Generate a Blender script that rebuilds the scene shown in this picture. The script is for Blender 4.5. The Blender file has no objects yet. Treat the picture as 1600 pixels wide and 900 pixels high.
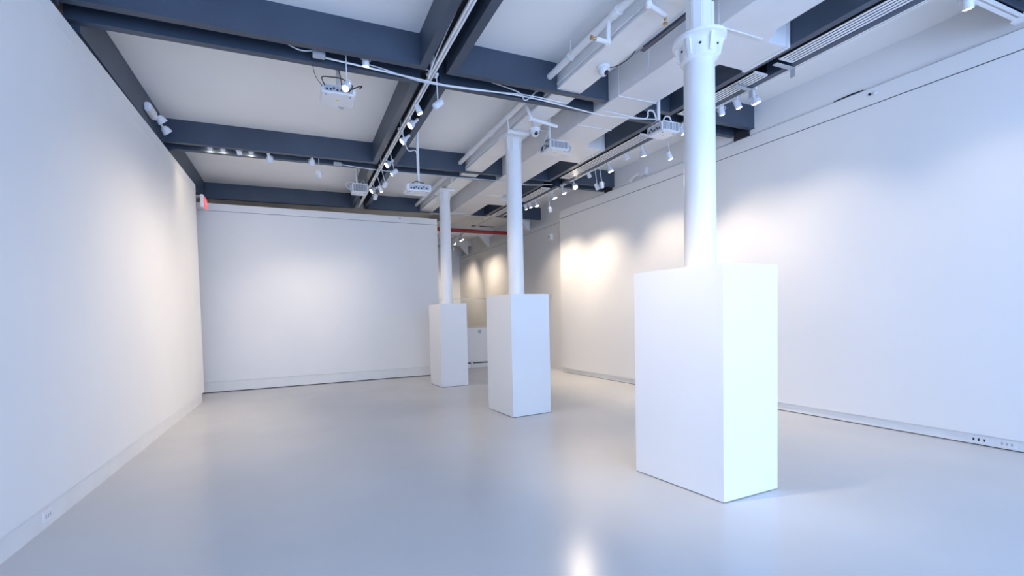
import bpy, bmesh, math, random
from mathutils import Vector, Matrix
random.seed(4)
S = bpy.context.scene
C = S.collection
PI = math.pi

# ------------------------------------------------------------------ camera
def cam_axes(yaw, pitch, roll):
    cy, sy, cp, sp, cr, sr = math.cos(yaw), math.sin(yaw), math.cos(pitch), math.sin(pitch), math.cos(roll), math.sin(roll)
    B = Matrix(((1, 0, 0), (0, 0, -1), (0, 1, 0)))
    Rz = Matrix(((cy, -sy, 0), (sy, cy, 0), (0, 0, 1)))
    Rx = Matrix(((1, 0, 0), (0, cp, -sp), (0, sp, cp)))
    Rr = Matrix(((cr, -sr, 0), (sr, cr, 0), (0, 0, 1)))
    return Rr @ Rx @ B @ Rz
R = cam_axes(0.366651561, 0.0336927011, -0.0250296297)
FPX, CPX, CPY = 682.255, 723.72, 518.813
cd = bpy.data.cameras.new('camera')
cam = bpy.data.objects.new('camera', cd); C.objects.link(cam)
m = Matrix((R[0], -R[1], -R[2])).transposed().to_4x4()
m.translation = (0, 0, 1.3)
cam.matrix_world = m
cd.sensor_fit = 'HORIZONTAL'; cd.sensor_width = 36.0
cd.lens = 36.0 * FPX / 1600.0
cd.shift_x = (800 - CPX) / 1600.0
cd.shift_y = (CPY - 450) / 1600.0
cd.clip_start = 0.05
S.camera = cam

# ------------------------------------------------------------------ world, exposure
W = bpy.data.worlds.new('daylight'); S.world = W
W.use_nodes = True
bg = W.node_tree.nodes['Background']
bg.inputs[0].default_value = (0.42, 0.615, 1.0, 1)
bg.inputs[1].default_value = 3.45
S.view_settings.view_transform = 'Standard'
S.view_settings.look = 'None'
S.view_settings.exposure = 1.18
S.view_settings.gamma = 1.0
S.view_settings.use_curve_mapping = False
try:
    S.cycles.use_denoising = True
    S.cycles.max_bounces = 10
    S.cycles.diffuse_bounces = 6
    S.cycles.sample_clamp_indirect = 4.0
except Exception:
    pass
# portal in the shop-front opening behind the camera: only guides the sky's light through it
pl = bpy.data.lights.new('window_portal', 'AREA'); pl.shape = 'RECTANGLE'; pl.size = 7.2; pl.size_y = 3.2
pl.cycles.is_portal = True
po = bpy.data.objects.new('window_portal', pl); C.objects.link(po)
po.location = (2.2, -3.2, 1.85); po.rotation_euler = (PI / 2, 0, 0)
SPOT_WARM = (1.0, 0.82, 0.62)
SPOT_W = 30.0

# ------------------------------------------------------------------ materials
MATS = {}
def mat(name, col, rough=0.6, metal=0.0, noise=0.0, scale=6.0, bump=0.0, emit=None, spec=0.5, coat=0.0, rough_var=0.0, trans=0.0):
    mt = bpy.data.materials.new(name); mt.use_nodes = True
    nt = mt.node_tree; b = nt.nodes['Principled BSDF']
    b.inputs['Base Color'].default_value = (*col, 1)
    b.inputs['Roughness'].default_value = rough
    b.inputs['Metallic'].default_value = metal
    b.inputs['Specular IOR Level'].default_value = spec
    b.inputs['Coat Weight'].default_value = coat
    b.inputs['Coat Roughness'].default_value = 0.15
    b.inputs['Transmission Weight'].default_value = trans
    if noise or bump or rough_var:
        tc = nt.nodes.new('ShaderNodeTexCoord')
        geo = nt.nodes.new('ShaderNodeNewGeometry')
        nz = nt.nodes.new('ShaderNodeTexNoise'); nz.inputs['Scale'].default_value = scale; nz.inputs['Detail'].default_value = 5
        nt.links.new(geo.outputs['Position'], nz.inputs['Vector'])
        if noise:
            rp = nt.nodes.new('ShaderNodeMapRange')
            rp.inputs['From Min'].default_value = 0.3; rp.inputs['From Max'].default_value = 0.7
            rp.inputs['To Min'].default_value = 1 - noise; rp.inputs['To Max'].default_value = 1 + noise
            nt.links.new(nz.outputs['Fac'], rp.inputs['Value'])
            mx = nt.nodes.new('ShaderNodeVectorMath'); mx.operation = 'SCALE'
            mx.inputs[0].default_value = col
            nt.links.new(rp.outputs[0], mx.inputs['Scale'])
            nt.links.new(mx.outputs[0], b.inputs['Base Color'])
        if rough_var:
            r2 = nt.nodes.new('ShaderNodeMapRange')
            r2.inputs['To Min'].default_value = rough - rough_var; r2.inputs['To Max'].default_value = rough + rough_var
            nt.links.new(nz.outputs['Fac'], r2.inputs['Value']); nt.links.new(r2.outputs[0], b.inputs['Roughness'])
        if bump:
            n2 = nt.nodes.new('ShaderNodeTexNoise'); n2.inputs['Scale'].default_value = scale * 18; n2.inputs['Detail'].default_value = 3
            nt.links.new(geo.outputs['Position'], n2.inputs['Vector'])
            bp = nt.nodes.new('ShaderNodeBump'); bp.inputs['Strength'].default_value = bump; bp.inputs['Distance'].default_value = 0.01
            nt.links.new(n2.outputs['Fac'], bp.inputs['Height']); nt.links.new(bp.outputs[0], b.inputs['Normal'])
    if emit:
        b.inputs['Emission Color'].default_value = (*emit[0], 1); b.inputs['Emission Strength'].default_value = emit[1]
    MATS[name] = mt
    return mt
mat('wall', (0.80, 0.80, 0.80), 0.62, noise=0.012, scale=1.3, bump=0.03)
mat('plinth', (0.84, 0.84, 0.84), 0.5, noise=0.008, scale=2.0, bump=0.02)
mat('trim', (0.76, 0.76, 0.76), 0.5, noise=0.03, scale=5, bump=0.03)
mat('ceiling', (0.86, 0.86, 0.86), 0.75, noise=0.015, scale=1.2, bump=0.03)
mat('floor', (0.53, 0.53, 0.53), 0.225, noise=0.04, scale=0.8, bump=0.012, rough_var=0.03, spec=0.5)
mat('steel', (0.050, 0.069, 0.104), 0.42, noise=0.10, scale=3.0, bump=0.05)
mat('dark_paint_shade', (0.022, 0.026, 0.032), 0.6, noise=0.10, scale=3.0)  # dark paint of slot soffits and joints; also shade put into gaps
mat('white_paint', (0.80, 0.80, 0.80), 0.38, noise=0.03, scale=4.0, bump=0.05)
mat('duct', (0.72, 0.72, 0.73), 0.42, noise=0.03, scale=3.0, bump=0.04)
mat('column', (0.80, 0.80, 0.80), 0.30, noise=0.02, scale=5.0, bump=0.05)
mat('white_plastic', (0.78, 0.78, 0.80), 0.35)
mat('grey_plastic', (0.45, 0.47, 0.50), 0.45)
mat('vent_dark', (0.10, 0.11, 0.14), 0.6)
mat('black', (0.012, 0.012, 0.013), 0.5)
mat('glass_black', (0.01, 0.01, 0.012), 0.08)
mat('metal', (0.55, 0.56, 0.58), 0.35, metal=0.9)
mat('brass', (0.55, 0.36, 0.15), 0.35, metal=0.9)
mat('lamp_white', (0.72, 0.74, 0.78), 0.35)
mat('bulb', (1, 1, 1), 0.4, emit=((1.0, 0.86, 0.66), 22.0))
mat('bulb_off', (0.72, 0.76, 0.82), 0.15)
mat('red_paint', (0.32, 0.018, 0.018), 0.4, noise=0.08)
mat('exit_red', (0.75, 0.05, 0.06), 0.4, emit=((1.0, 0.08, 0.08), 0.5))
mat('cream', (0.66, 0.56, 0.44), 0.5, noise=0.04)
mat('yellow', (0.75, 0.70, 0.08), 0.5)
mat('window_metal', (0.10, 0.10, 0.11), 0.4, metal=0.6)
g = mat('glass', (0.95, 0.97, 0.97), 0.02, trans=1.0)

# ------------------------------------------------------------------ mesh helpers
class G:
    def __init__(s): s.v = []; s.f = []
    def add(s, vs, fs, M=None):
        o = len(s.v)
        s.v += [(M @ Vector(v)) if M else Vector(v) for v in vs]
        s.f += [tuple(i + o for i in f) for f in fs]
        return s
    def box(s, x0, x1, y0, y1, z0, z1, M=None):
        vs = [(x0, y0, z0), (x1, y0, z0), (x1, y1, z0), (x0, y1, z0), (x0, y0, z1), (x1, y0, z1), (x1, y1, z1), (x0, y1, z1)]
        return s.add(vs, [(0, 3, 2, 1), (4, 5, 6, 7), (0, 1, 5, 4), (1, 2, 6, 5), (2, 3, 7, 6), (3, 0, 4, 7)], M)
    def prism(s, poly, z0, z1, M=None):
        n = len(poly)
        a = sum(poly[i][0] * poly[(i + 1) % n][1] - poly[(i + 1) % n][0] * poly[i][1] for i in range(n))
        if a < 0: poly = poly[::-1]
        vs = [(x, y, z0) for x, y in poly] + [(x, y, z1) for x, y in poly]
        fs = [tuple(range(n))[::-1], tuple(range(n, 2 * n))] + [(i, (i + 1) % n, n + (i + 1) % n, n + i) for i in range(n)]
        return s.add(vs, fs, M)
    def lathe(s, prof, n=20, M=None):
        vs = []; fs = []
        for r, z in prof:
            for k in range(n): vs.append((r * math.cos(2 * PI * k / n), r * math.sin(2 * PI * k / n), z))
        for j in range(len(prof) - 1):
            for k in range(n):
                a, b = j * n + k, j * n + (k + 1) % n
                fs.append((a, b, b + n, a + n))
        fs.append(tuple(range(n))[::-1]); fs.append(tuple(range((len(prof) - 1) * n, len(prof) * n)))
        return s.add(vs, fs, M)
    def cyl(s, p0, p1, r0, r1=None, n=14):
        p0 = Vector(p0); p1 = Vector(p1); d = p1 - p0
        return s.lathe([(r0, 0), (r1 if r1 is not None else r0, d.length)], n, frame(p0, d))
    def tube(s, pts, r, n=8):
        pts = [Vector(p) for p in pts]
        vs = []; fs = []; prev = None
        for i, p in enumerate(pts):
            t = (pts[min(i + 1, len(pts) - 1)] - pts[max(i - 1, 0)]).normalized()
            if prev is None:
                a = Vector((0, 0, 1)) if abs(t.z) < 0.9 else Vector((1, 0, 0))
                u = t.cross(a).normalized()
            else:
                u = (prev - t * prev.dot(t)).normalized()
            prev = u; w = t.cross(u)
            for k in range(n):
                c = 2 * PI * k / n
                vs.append(p + (u * math.cos(c) + w * math.sin(c)) * r)
        for i in range(len(pts) - 1):
            for k in range(n):
                a, b = i * n + k, i * n + (k + 1) % n
                fs.append((a, b, b + n, a + n))
        fs.append(tuple(range(n))[::-1]); fs.append(tuple(range((len(pts) - 1) * n, len(pts) * n)))
        return s.add(vs, fs)
def frame(p, d):
    return Matrix.Translation(p) @ Vector(d).to_track_quat('Z', 'Y').to_matrix().to_4x4()
def curve(pts, k=6):
    P = [Vector(p) for p in pts]; out = []
    for i in range(len(P) - 1):
        a, b, c, d = P[max(i - 1, 0)], P[i], P[i + 1], P[min(i + 2, len(P) - 1)]
        for j in range(k):
            t = j / k
            out.append(0.5 * ((2 * b) + (c - a) * t + (2 * a - 5 * b + 4 * c - d) * t * t + (3 * b - a - 3 * c + d) * t ** 3))
    return out + [P[-1]]

def obj(name, geo, material, parent=None, bevel=0.0, seg=2):
    base = Vector((0, 0, 0))
    q = parent
    while q: base += q.location; q = q.parent
    me = bpy.data.meshes.new(name)
    me.from_pydata([tuple(v - base) for v in geo.v], [], geo.f)
    bm = bmesh.new(); bm.from_mesh(me)
    bmesh.ops.recalc_face_normals(bm, faces=bm.faces)
    if bevel:
        es = [e for e in bm.edges if len(e.link_faces) == 2 and e.calc_face_angle() > 0.6]
        bmesh.ops.bevel(bm, geom=es, offset=bevel, segments=seg, affect='EDGES', clamp_overlap=True)
    bm.to_mesh(me); bm.free()
    me.polygons.foreach_set('use_smooth', [True] * len(me.polygons))
    me.set_sharp_from_angle(angle=math.radians(34))
    me.materials.append(MATS[material])
    o = bpy.data.objects.new(name, me); C.objects.link(o)
    if parent: o.parent = parent
    return o
def tag(o, label, cat, group=None):
    o['label'] = label; o['category'] = cat
    if group: o['group'] = group
    return o
def thing(name, label, cat, loc=(0, 0, 0), group=None):
    o = bpy.data.objects.new(name, None); C.objects.link(o); o.location = loc
    o.empty_display_size = 0.1
    return tag(o, label, cat, group)
def struct(name, geo, material, label=None, parent=None, bevel=0.0):
    o = obj(name, geo, material, parent, bevel)
    if not parent: o['kind'] = 'structure'
    if label: o['label'] = label
    return o
ORD = ['first', 'second', 'third', 'fourth', 'fifth', 'sixth', 'seventh', 'eighth', 'ninth', 'tenth', 'eleventh', 'twelfth',
       'thirteenth', 'fourteenth', 'fifteenth', 'sixteenth', 'seventeenth', 'eighteenth', 'nineteenth', 'twentieth']

# ------------------------------------------------------------------ the room shell
ZB, ZC = 3.72, 4.02           # underside of the steel, ceiling
def xl(y): return -1.552 + (y - 3.0) * 0.0145          # face of the left wall
def xr(y): return 5.85 - (y - 1.7) * 0.031             # face of the right wall
def yb(x): return 9.32 + (x + 1.63) * 0.0405           # face of the back wall

struct('floor', G().box(-3.0, 6.1, -3.3, 15.4, -0.1, 0.0), 'floor', 'glossy grey painted concrete floor')
struct('ceiling', G().box(-3.0, 6.1, -3.3, 15.4, ZC, ZC + 0.12), 'ceiling', 'white plaster ceiling between the steel beams')
# left wall: panel hanging over a recessed baseboard
y0, y1 = -3.2, 8.44
struct('wall_left', G().prism([(xl(y0), y0), (xl(y1), y1), (xl(y1) - 0.13, y1), (xl(y0) - 0.13, y0)], 0.145, 3.615), 'wall', 'white exhibition wall running down the left side', bevel=0.004)
struct('baseboard_left', G().prism([(xl(y0) - 0.016, y0), (xl(y1) - 0.016, y1 - 0.12), (xl(y1) - 0.12, y1 - 0.12), (xl(y0) - 0.12, y0)], 0.0, 0.143), 'trim', 'recessed white baseboard under the left wall')
struct('trim_21', G().prism([(xl(y0) + 0.0035, y0), (xl(y1) + 0.0035, y1), (xl(y1), y1), (xl(y0), y0)], 3.49, 3.614), 'wall', 'white head board along the top of the left wall')
struct('wall_left_outer', G().box(-3.0, -2.9, -3.3, 15.4, 0, ZC), 'wall')
# back wall with shadow gap, baseboard strip and head trim
def back_strip(x0, x1, z0, z1, d0, d1):
    return G().prism([(x0, yb(x0) + d0), (x1, yb(x1) + d0), (x1, yb(x1) + d1), (x0, yb(x0) + d1)], z0, z1)
struct('wall_back', back_strip(-2.9, 3.085, 0.20, 3.40, 0.0, 0.14), 'wall', 'white back wall lit by warm pools', bevel=0.003)
struct('baseboard_back', back_strip(-2.9, 3.085, 0.014, 0.198, 0.004, 0.13), 'trim', 'flush white base panel of the back wall')
struct('trim_1', back_strip(-2.9, 3.085, 3.408, 3.54, 0.002, 0.13), 'wall', 'white head board along the top of the back wall')
struct('trim_2', back_strip(-2.9, 3.08, 0.0, 0.014, 0.03, 0.12), 'dark_paint_shade', 'dark gap under the back wall')  # dark strip carries the gap's shade in its colour
# right wall: panel, head trim, recessed baseboard, real wall above
y0, y1 = -3.2, 8.45
def right_strip(z0, z1, d0, d1, a=None, b=None):
    a = y0 if a is None else a; b = y1 if b is None else b
    return G().prism([(xr(a) + d0, a), (xr(b) + d0, b), (xr(b) + d1, b), (xr(a) + d1, a)], z0, z1)
struct('wall_right', right_strip(0.10, 3.452, 0.0, 0.10), 'wall', 'white exhibition wall running down the right side', bevel=0.003)
struct('trim_3', right_strip(3.462, 3.632, 0.004, 0.10), 'wall', 'white head board along the top of the right wall', bevel=0.003)
struct('trim_4', right_strip(3.452, 3.462, 0.012, 0.09), 'dark_paint_shade', 'dark joint under the right head board')
struct('trim_20', right_strip(3.632, 3.641, 0.012, 0.05), 'grey_plastic', 'thin grey strip standing in for the shadow line over the right head board')  # shadow line of the gap, put in as a grey strip
struct('baseboard_right', right_strip(0.008, 0.098, 0.018, 0.09), 'trim', 'recessed white baseboard under the right wall')
struct('trim_5', right_strip(0.0, 0.008, 0.03, 0.09), 'dark_paint_shade', 'dark gap under the right baseboard')
struct('wall_right_upper', G().prism([(6.02, -3.2), (5.925, 2.0), (5.81, 4.0), (5.80, 9.2), (6.15, 9.2), (6.15, -3.2)], 3.3, ZC), 'wall', 'white plaster wall above the right head board')
# the right side beyond the wall's end
struct('wall_right_far', G().box(5.76, 5.9, 8.3, 15.3, 0.0, 3.425), 'wall', 'white wall continuing past the right panel into the rear room')
struct('trim_6', G().box(5.764, 5.9, 8.46, 15.3, 3.435, 3.555), 'wall', 'white head board over the far right wall')
struct('trim_7', G().box(5.775, 5.9, 8.46, 15.3, 3.425, 3.435), 'dark_paint_shade')
struct('wall_right_outer', G().box(5.9, 6.1, -3.3, 15.4, 0, ZC), 'wall')
struct('wall_rear', G().box(-3.0, 6.1, 15.2, 15.4, 0, ZC), 'wall', 'far white wall of the rear room')
# shop front behind the camera: open glazing between posts
struct('wall_front', G().box(-3.0, 6.1, -3.35, -3.2, 3.45, ZC).box(-3.0, 6.1, -3.35, -3.2, 0.0, 0.25)
       .box(-3.0, -1.4, -3.35, -3.2, 0.25, 3.45).box(5.8, 6.1, -3.35, -3.2, 0.25, 3.45), 'wall', 'street front of the gallery behind the viewer')
wf = G()
for x in (-1.38, 0.4, 2.2, 4.0, 5.78): wf.box(x - 0.03, x + 0.03, -3.32, -3.24, 0.25, 3.45)
wf.box(-1.4, 5.8, -3.32, -3.24, 0.25, 0.31).box(-1.4, 5.8, -3.32, -3.24, 3.39, 3.45)
struct('window_1', wf, 'window_metal', 'dark metal frame of the street window')
# dark soffits inside the slots between the beam pairs
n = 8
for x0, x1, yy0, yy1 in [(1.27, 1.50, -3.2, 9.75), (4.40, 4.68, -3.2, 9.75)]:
    struct('trim_%d' % n, G().box(x0, x1, yy0, yy1, ZC - 0.02, ZC + 0.01), 'dark_paint_shade', 'dark soffit inside the long beam slot'); n += 1
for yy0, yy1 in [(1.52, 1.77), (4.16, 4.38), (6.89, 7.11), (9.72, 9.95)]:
    struct('trim_%d' % n, G().box(-1.6, 5.82, yy0, yy1, ZC - 0.022, ZC + 0.01), 'dark_paint_shade', 'dark soffit inside the cross beam slot'); n += 1

for yy0, yy1 in [(4.165, 4.375), (6.895, 7.105)]:  # dark boxes over the white wall stand in for shade in the open slot ends
    struct('trim_%d' % n, G().box(5.785, 5.83, yy0, yy1, 3.645, ZC - 0.02), 'dark_paint_shade', 'dark box standing in for the shaded end of the cross beam slot at the right wall'); n += 1

# ------------------------------------------------------------------ steel frames round the ceiling bays
def channel_x(par, x0, x1, ya, yb_, gaps=(), flange_to=None):
    """beam along X; the web is cut where the girder and the duct run through"""
    segs = []; a = x0
    for g0, g1 in gaps:
        segs.append((a, g0)); a = g1
    segs.append((a, x1))
    for a, b in segs: obj('web', G().box(a, b, ya + 0.004, yb_ - 0.004, ZB + 0.014, ZC), 'steel', par)
    fl = [(x0, x1)] if not gaps else [(x0, gaps[-1][0]), (gaps[-1][1], x1)]
    for a, b in fl: obj('flange', G().box(a, b, ya, yb_, ZB, ZB + 0.014), 'steel', par)
def channel_y(par, xa, xb, y0, y1):
    obj('web', G().box(xa + 0.004, xb - 0.004, y0, y1, ZB + 0.014, ZC), 'steel', par)
    obj('flange', G().box(xa, xb, y0, y1, ZB, ZB + 0.014), 'steel', par)
ROWS = [(-1.0, 1.53, 'closest to the camera'), (1.76, 4.17, 'in the near row'), (4.37, 6.90, 'in the middle row'), (7.10, 9.74, 'in the far row')]
GAPS = ((2.735, 3.04), (3.42, 3.95))
CW = 0.07
for ri, (a, b, where) in enumerate(ROWS):
    for col, (xa, xb) in dict(left=(-1.61, 1.28), middle=(1.49, 4.41), right=(4.67, 5.90)).items():
        name = {'left': 'left of the long lamp slot', 'middle': 'around the columns and ducts', 'right': 'against the right wall'}[col]
        t = thing('ceiling_bay_frame', 'dark blue-grey steel beam frame of the ceiling bay %s, %s' % (where, name), 'beam frame', (xa, a, ZB), 'steel frames of the ceiling bays')
        gp = GAPS if col == 'middle' else ()
        channel_x(t, xa, xb, a, a + CW, gp)
        channel_x(t, xa, xb, b - CW, b, gp)
        i0 = a + CW
        if col == 'left': obj('web', G().box(xa, xa + 0.08, i0, b - CW, 3.66, ZC), 'steel', t)
        else: channel_y(t, xa, xa + (0.08 if col != 'middle' else 0.085), i0, b - CW)
        if col != 'right': channel_y(t, xb - 0.08, xb, i0, b - CW)
# white painted beams in the rear room
for k, yy in enumerate((10.0, 12.5, 14.3)):
    t = thing('rear_beam', ['white ceiling beam just behind the back wall', 'white ceiling beam midway along the rear room', 'white ceiling beam at the far end of the rear room'][k], 'beam', (2.4, yy, 3.80), 'white beams of the rear room')
    obj('beam_body', G().box(-2.9, 5.9, yy, yy + 0.16, 3.80, ZC), 'white_paint', t)
    obj('haunch', G().prism([(0, 0), (0.3, 0), (0, -0.3)], 0, 0.16, Matrix.Translation((5.76, yy, 3.80)) @ Matrix(((-1, 0, 0, 0), (0, 0, 1, 0), (0, 1, 0, 0), (0, 0, 0, 1)))), 'white_paint', t)

# ------------------------------------------------------------------ white girder over the columns
t = thing('column_girder', 'white painted girder resting on the three columns', 'girder', (2.88, 0, 3.74))
obj('girder_body', G().box(2.755, 3.02, -1.58, 9.7, 3.755, ZC), 'white_paint', t, 0.006)
obj('bottom_flange', G().box(2.735, 3.04, -1.58, 9.7, 3.74, 3.757), 'white_paint', t, 0.004)
obj('side_conduit', G().cyl((2.742, -1.5, 3.80), (2.742, 9.66, 3.80), 0.012), 'white_paint', t)
for yy in (1.2, 2.9, 4.7, 6.2, 8.2):
    obj('conduit_clip', G().box(2.725, 2.76, yy, yy + 0.03, 3.782, 3.818), 'white_paint', t)

# sprinkler main beside the girder, with drops, elbows and brass heads
t = thing('sprinkler_pipe', 'white sprinkler pipe running along the left of the girder', 'pipe', (2.64, 0, 3.86))
obj('main', G().cyl((2.645, -1.5, 3.86), (2.645, 9.66, 3.86), 0.034, n=18), 'white_paint', t)
for yy in (0.9, 3.02, 5.6, 8.3):
    obj('coupling', G().cyl((2.645, yy, 3.86), (2.645, yy + 0.07, 3.86), 0.043, n=18), 'white_paint', t)
for yy in (2.0, 3.72, 6.35, 9.0):
    h = obj('hanger', G().cyl((2.645, yy, 3.88), (2.645, yy, ZC), 0.006), 'white_paint', t)
    obj('hanger_ring', G().cyl((2.645, yy - 0.012, 3.86), (2.645, yy + 0.012, 3.86), 0.042, n=18), 'white_paint', t)
def drop(pts, r, head=None):
    d = obj('drop_pipe', G().tube(pts, r, 12), 'white_paint', t)
    for p in pts[1:-1]:
        obj('elbow', G().lathe([(0.004, -r * 1.5), (r * 1.2, -r), (r * 1.4, 0), (r * 1.2, r), (0.004, r * 1.5)], 12, Matrix.Translation(p)), 'white_paint', d)
    if head:
        p = Vector(pts[-1]); q = Vector(head)
        obj('sprinkler_head', G().cyl(p, p + (q - p) * 0.55, 0.014, 0.009).cyl(p + (q - p) * 0.8, q, 0.018, 0.018), 'brass', d)
drop([(2.645, 3.16, 3.85), (2.635, 3.16, 3.668), (2.50, 3.155, 3.668)], 0.021, (2.45, 3.153, 3.668))
drop([(2.645, 2.70, 3.84), (2.66, 2.715, 3.70), (2.885, 2.77, 3.70)], 0.020, (2.89, 2.775, 3.635))
drop([(2.645, 5.11, 3.85), (2.65, 5.085, 3.668), (2.93, 5.085, 3.668)], 0.014)
drop([(2.66, 4.66, 3.85), (2.71, 4.64, 3.655), (3.14, 4.73, 3.655)], 0.020)
drop([(2.645, 7.30, 3.85), (2.66, 7.30, 3.69), (2.68, 7.6, 3.69)], 0.012)

# ------------------------------------------------------------------ supply duct with three side branches
t = thing('air_duct', 'long white sheet metal air duct right of the columns', 'duct', (3.68, 0, 3.70))
joints = [-1.58, 1.6, 2.72, 3.94, 4.70, 5.60, 7.94, 9.48, 10.4]
for a, b in zip(joints[:-1], joints[1:]):
    obj('duct_section', G().box(3.42, 3.945, a + 0.003, b - 0.003, 3.70, ZC - 0.004), 'duct', t, 0.004)
for a in joints[1:-1]:
    obj('joint_flange', G().box(3.412, 3.953, a - 0.008, a + 0.008, 3.692, ZC - 0.002), 'duct', t)
for a, b in ((2.73, 3.14), (5.30, 5.88), (8.24, 8.60)):
    br = obj('branch', G().prism([(3.94, a - 0.16), (4.05, a), (4.325, a), (4.325, b), (3.94, b)], 3.703, 3.98), 'duct', t, 0.003)
    obj('branch_collar', G().box(4.285, 4.326, a - 0.012, b + 0.012, 3.695, 3.985), 'duct', br)
obj('tapered_end', G().add([(3.42, 10.4, 3.70), (3.945, 10.4, 3.70), (3.945, 10.4, 4.01), (3.42, 10.4, 4.01), (3.55, 12.3, 3.82), (4.0, 12.3, 3.82), (4.0, 12.3, 4.01), (3.55, 12.3, 4.01)],
    [(0, 1, 2, 3), (4, 7, 6, 5), (0, 4, 5, 1), (1, 5, 6, 2), (2, 6, 7, 3), (3, 7, 4, 0)]), 'duct', t)
# insulation wrap patch on the near left side of the duct
obj('sealed_patch', G().prism([(3.50, 3.74), (3.72, 3.76), (3.80, 3.86), (3.66, 3.98), (3.48, 3.97)], 0.0, 0.010,
    Matrix(((0, 0, -1, 3.42), (1, 0, 0, 0), (0, 1, 0, 0.0), (0, 0, 0, 1)))), 'duct', t)

# dark angle iron visible in the gap between girder and duct
t = tag(obj('angle_iron', G().box(3.05, 3.09, 2.72, 3.22, 3.705, 3.715).box(3.085, 3.095, 2.72, 3.22, 3.705, 3.76), 'steel'), 'short dark angle iron between the girder and the duct', 'bracket')

# ------------------------------------------------------------------ slot diffusers in the right beam slot
DIFF = [(0.2, 2.90, 'nearest'), (3.16, 4.10, 'second nearest'), (4.74, 6.66, 'middle'), (7.30, 8.25, 'fourth'), (8.45, 9.62, 'farthest')]
for a, b, w in DIFF:
    t = thing('slot_diffuser', 'white linear air diffuser with narrow slots, %s in the right beam slot' % w, 'air vent', (4.57, a, 3.70), 'slot diffusers in the right beam slot')
    for k in range(5):
        x = 4.478 + k * 0.0425
        obj('slat', G().box(x - 0.0135, x + 0.0135, a, b, 3.722, 3.7245), 'white_plastic', t)
    obj('end_cap', G().box(4.465, 4.66, a - 0.012, a, 3.722, 3.74), 'white_plastic', t)
    obj('end_cap', G().box(4.465, 4.66, b, b + 0.012, 3.722, 3.74), 'white_plastic', t)
    obj('plenum', G().box(4.455, 4.465, a, b, 3.724, 3.95).box(4.66, 4.668, a, b, 3.724, 3.95).box(4.46, 4.665, a, b, 3.85, 3.95), 'black', t)
for yy, xx, lab in ((2.93, 4.62, 'grey metal strap hooked under the near diffuser end'), (3.36, 4.56, 'pale metal strap hooked under the second diffuser')):
    tag(obj('strap_bracket', G().box(4.47, 4.74, yy, yy + 0.045, 3.700, 3.706).box(4.734, 4.74, yy, yy + 0.045, 3.62, 3.706), 'grey_plastic'), lab, 'bracket')

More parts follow.
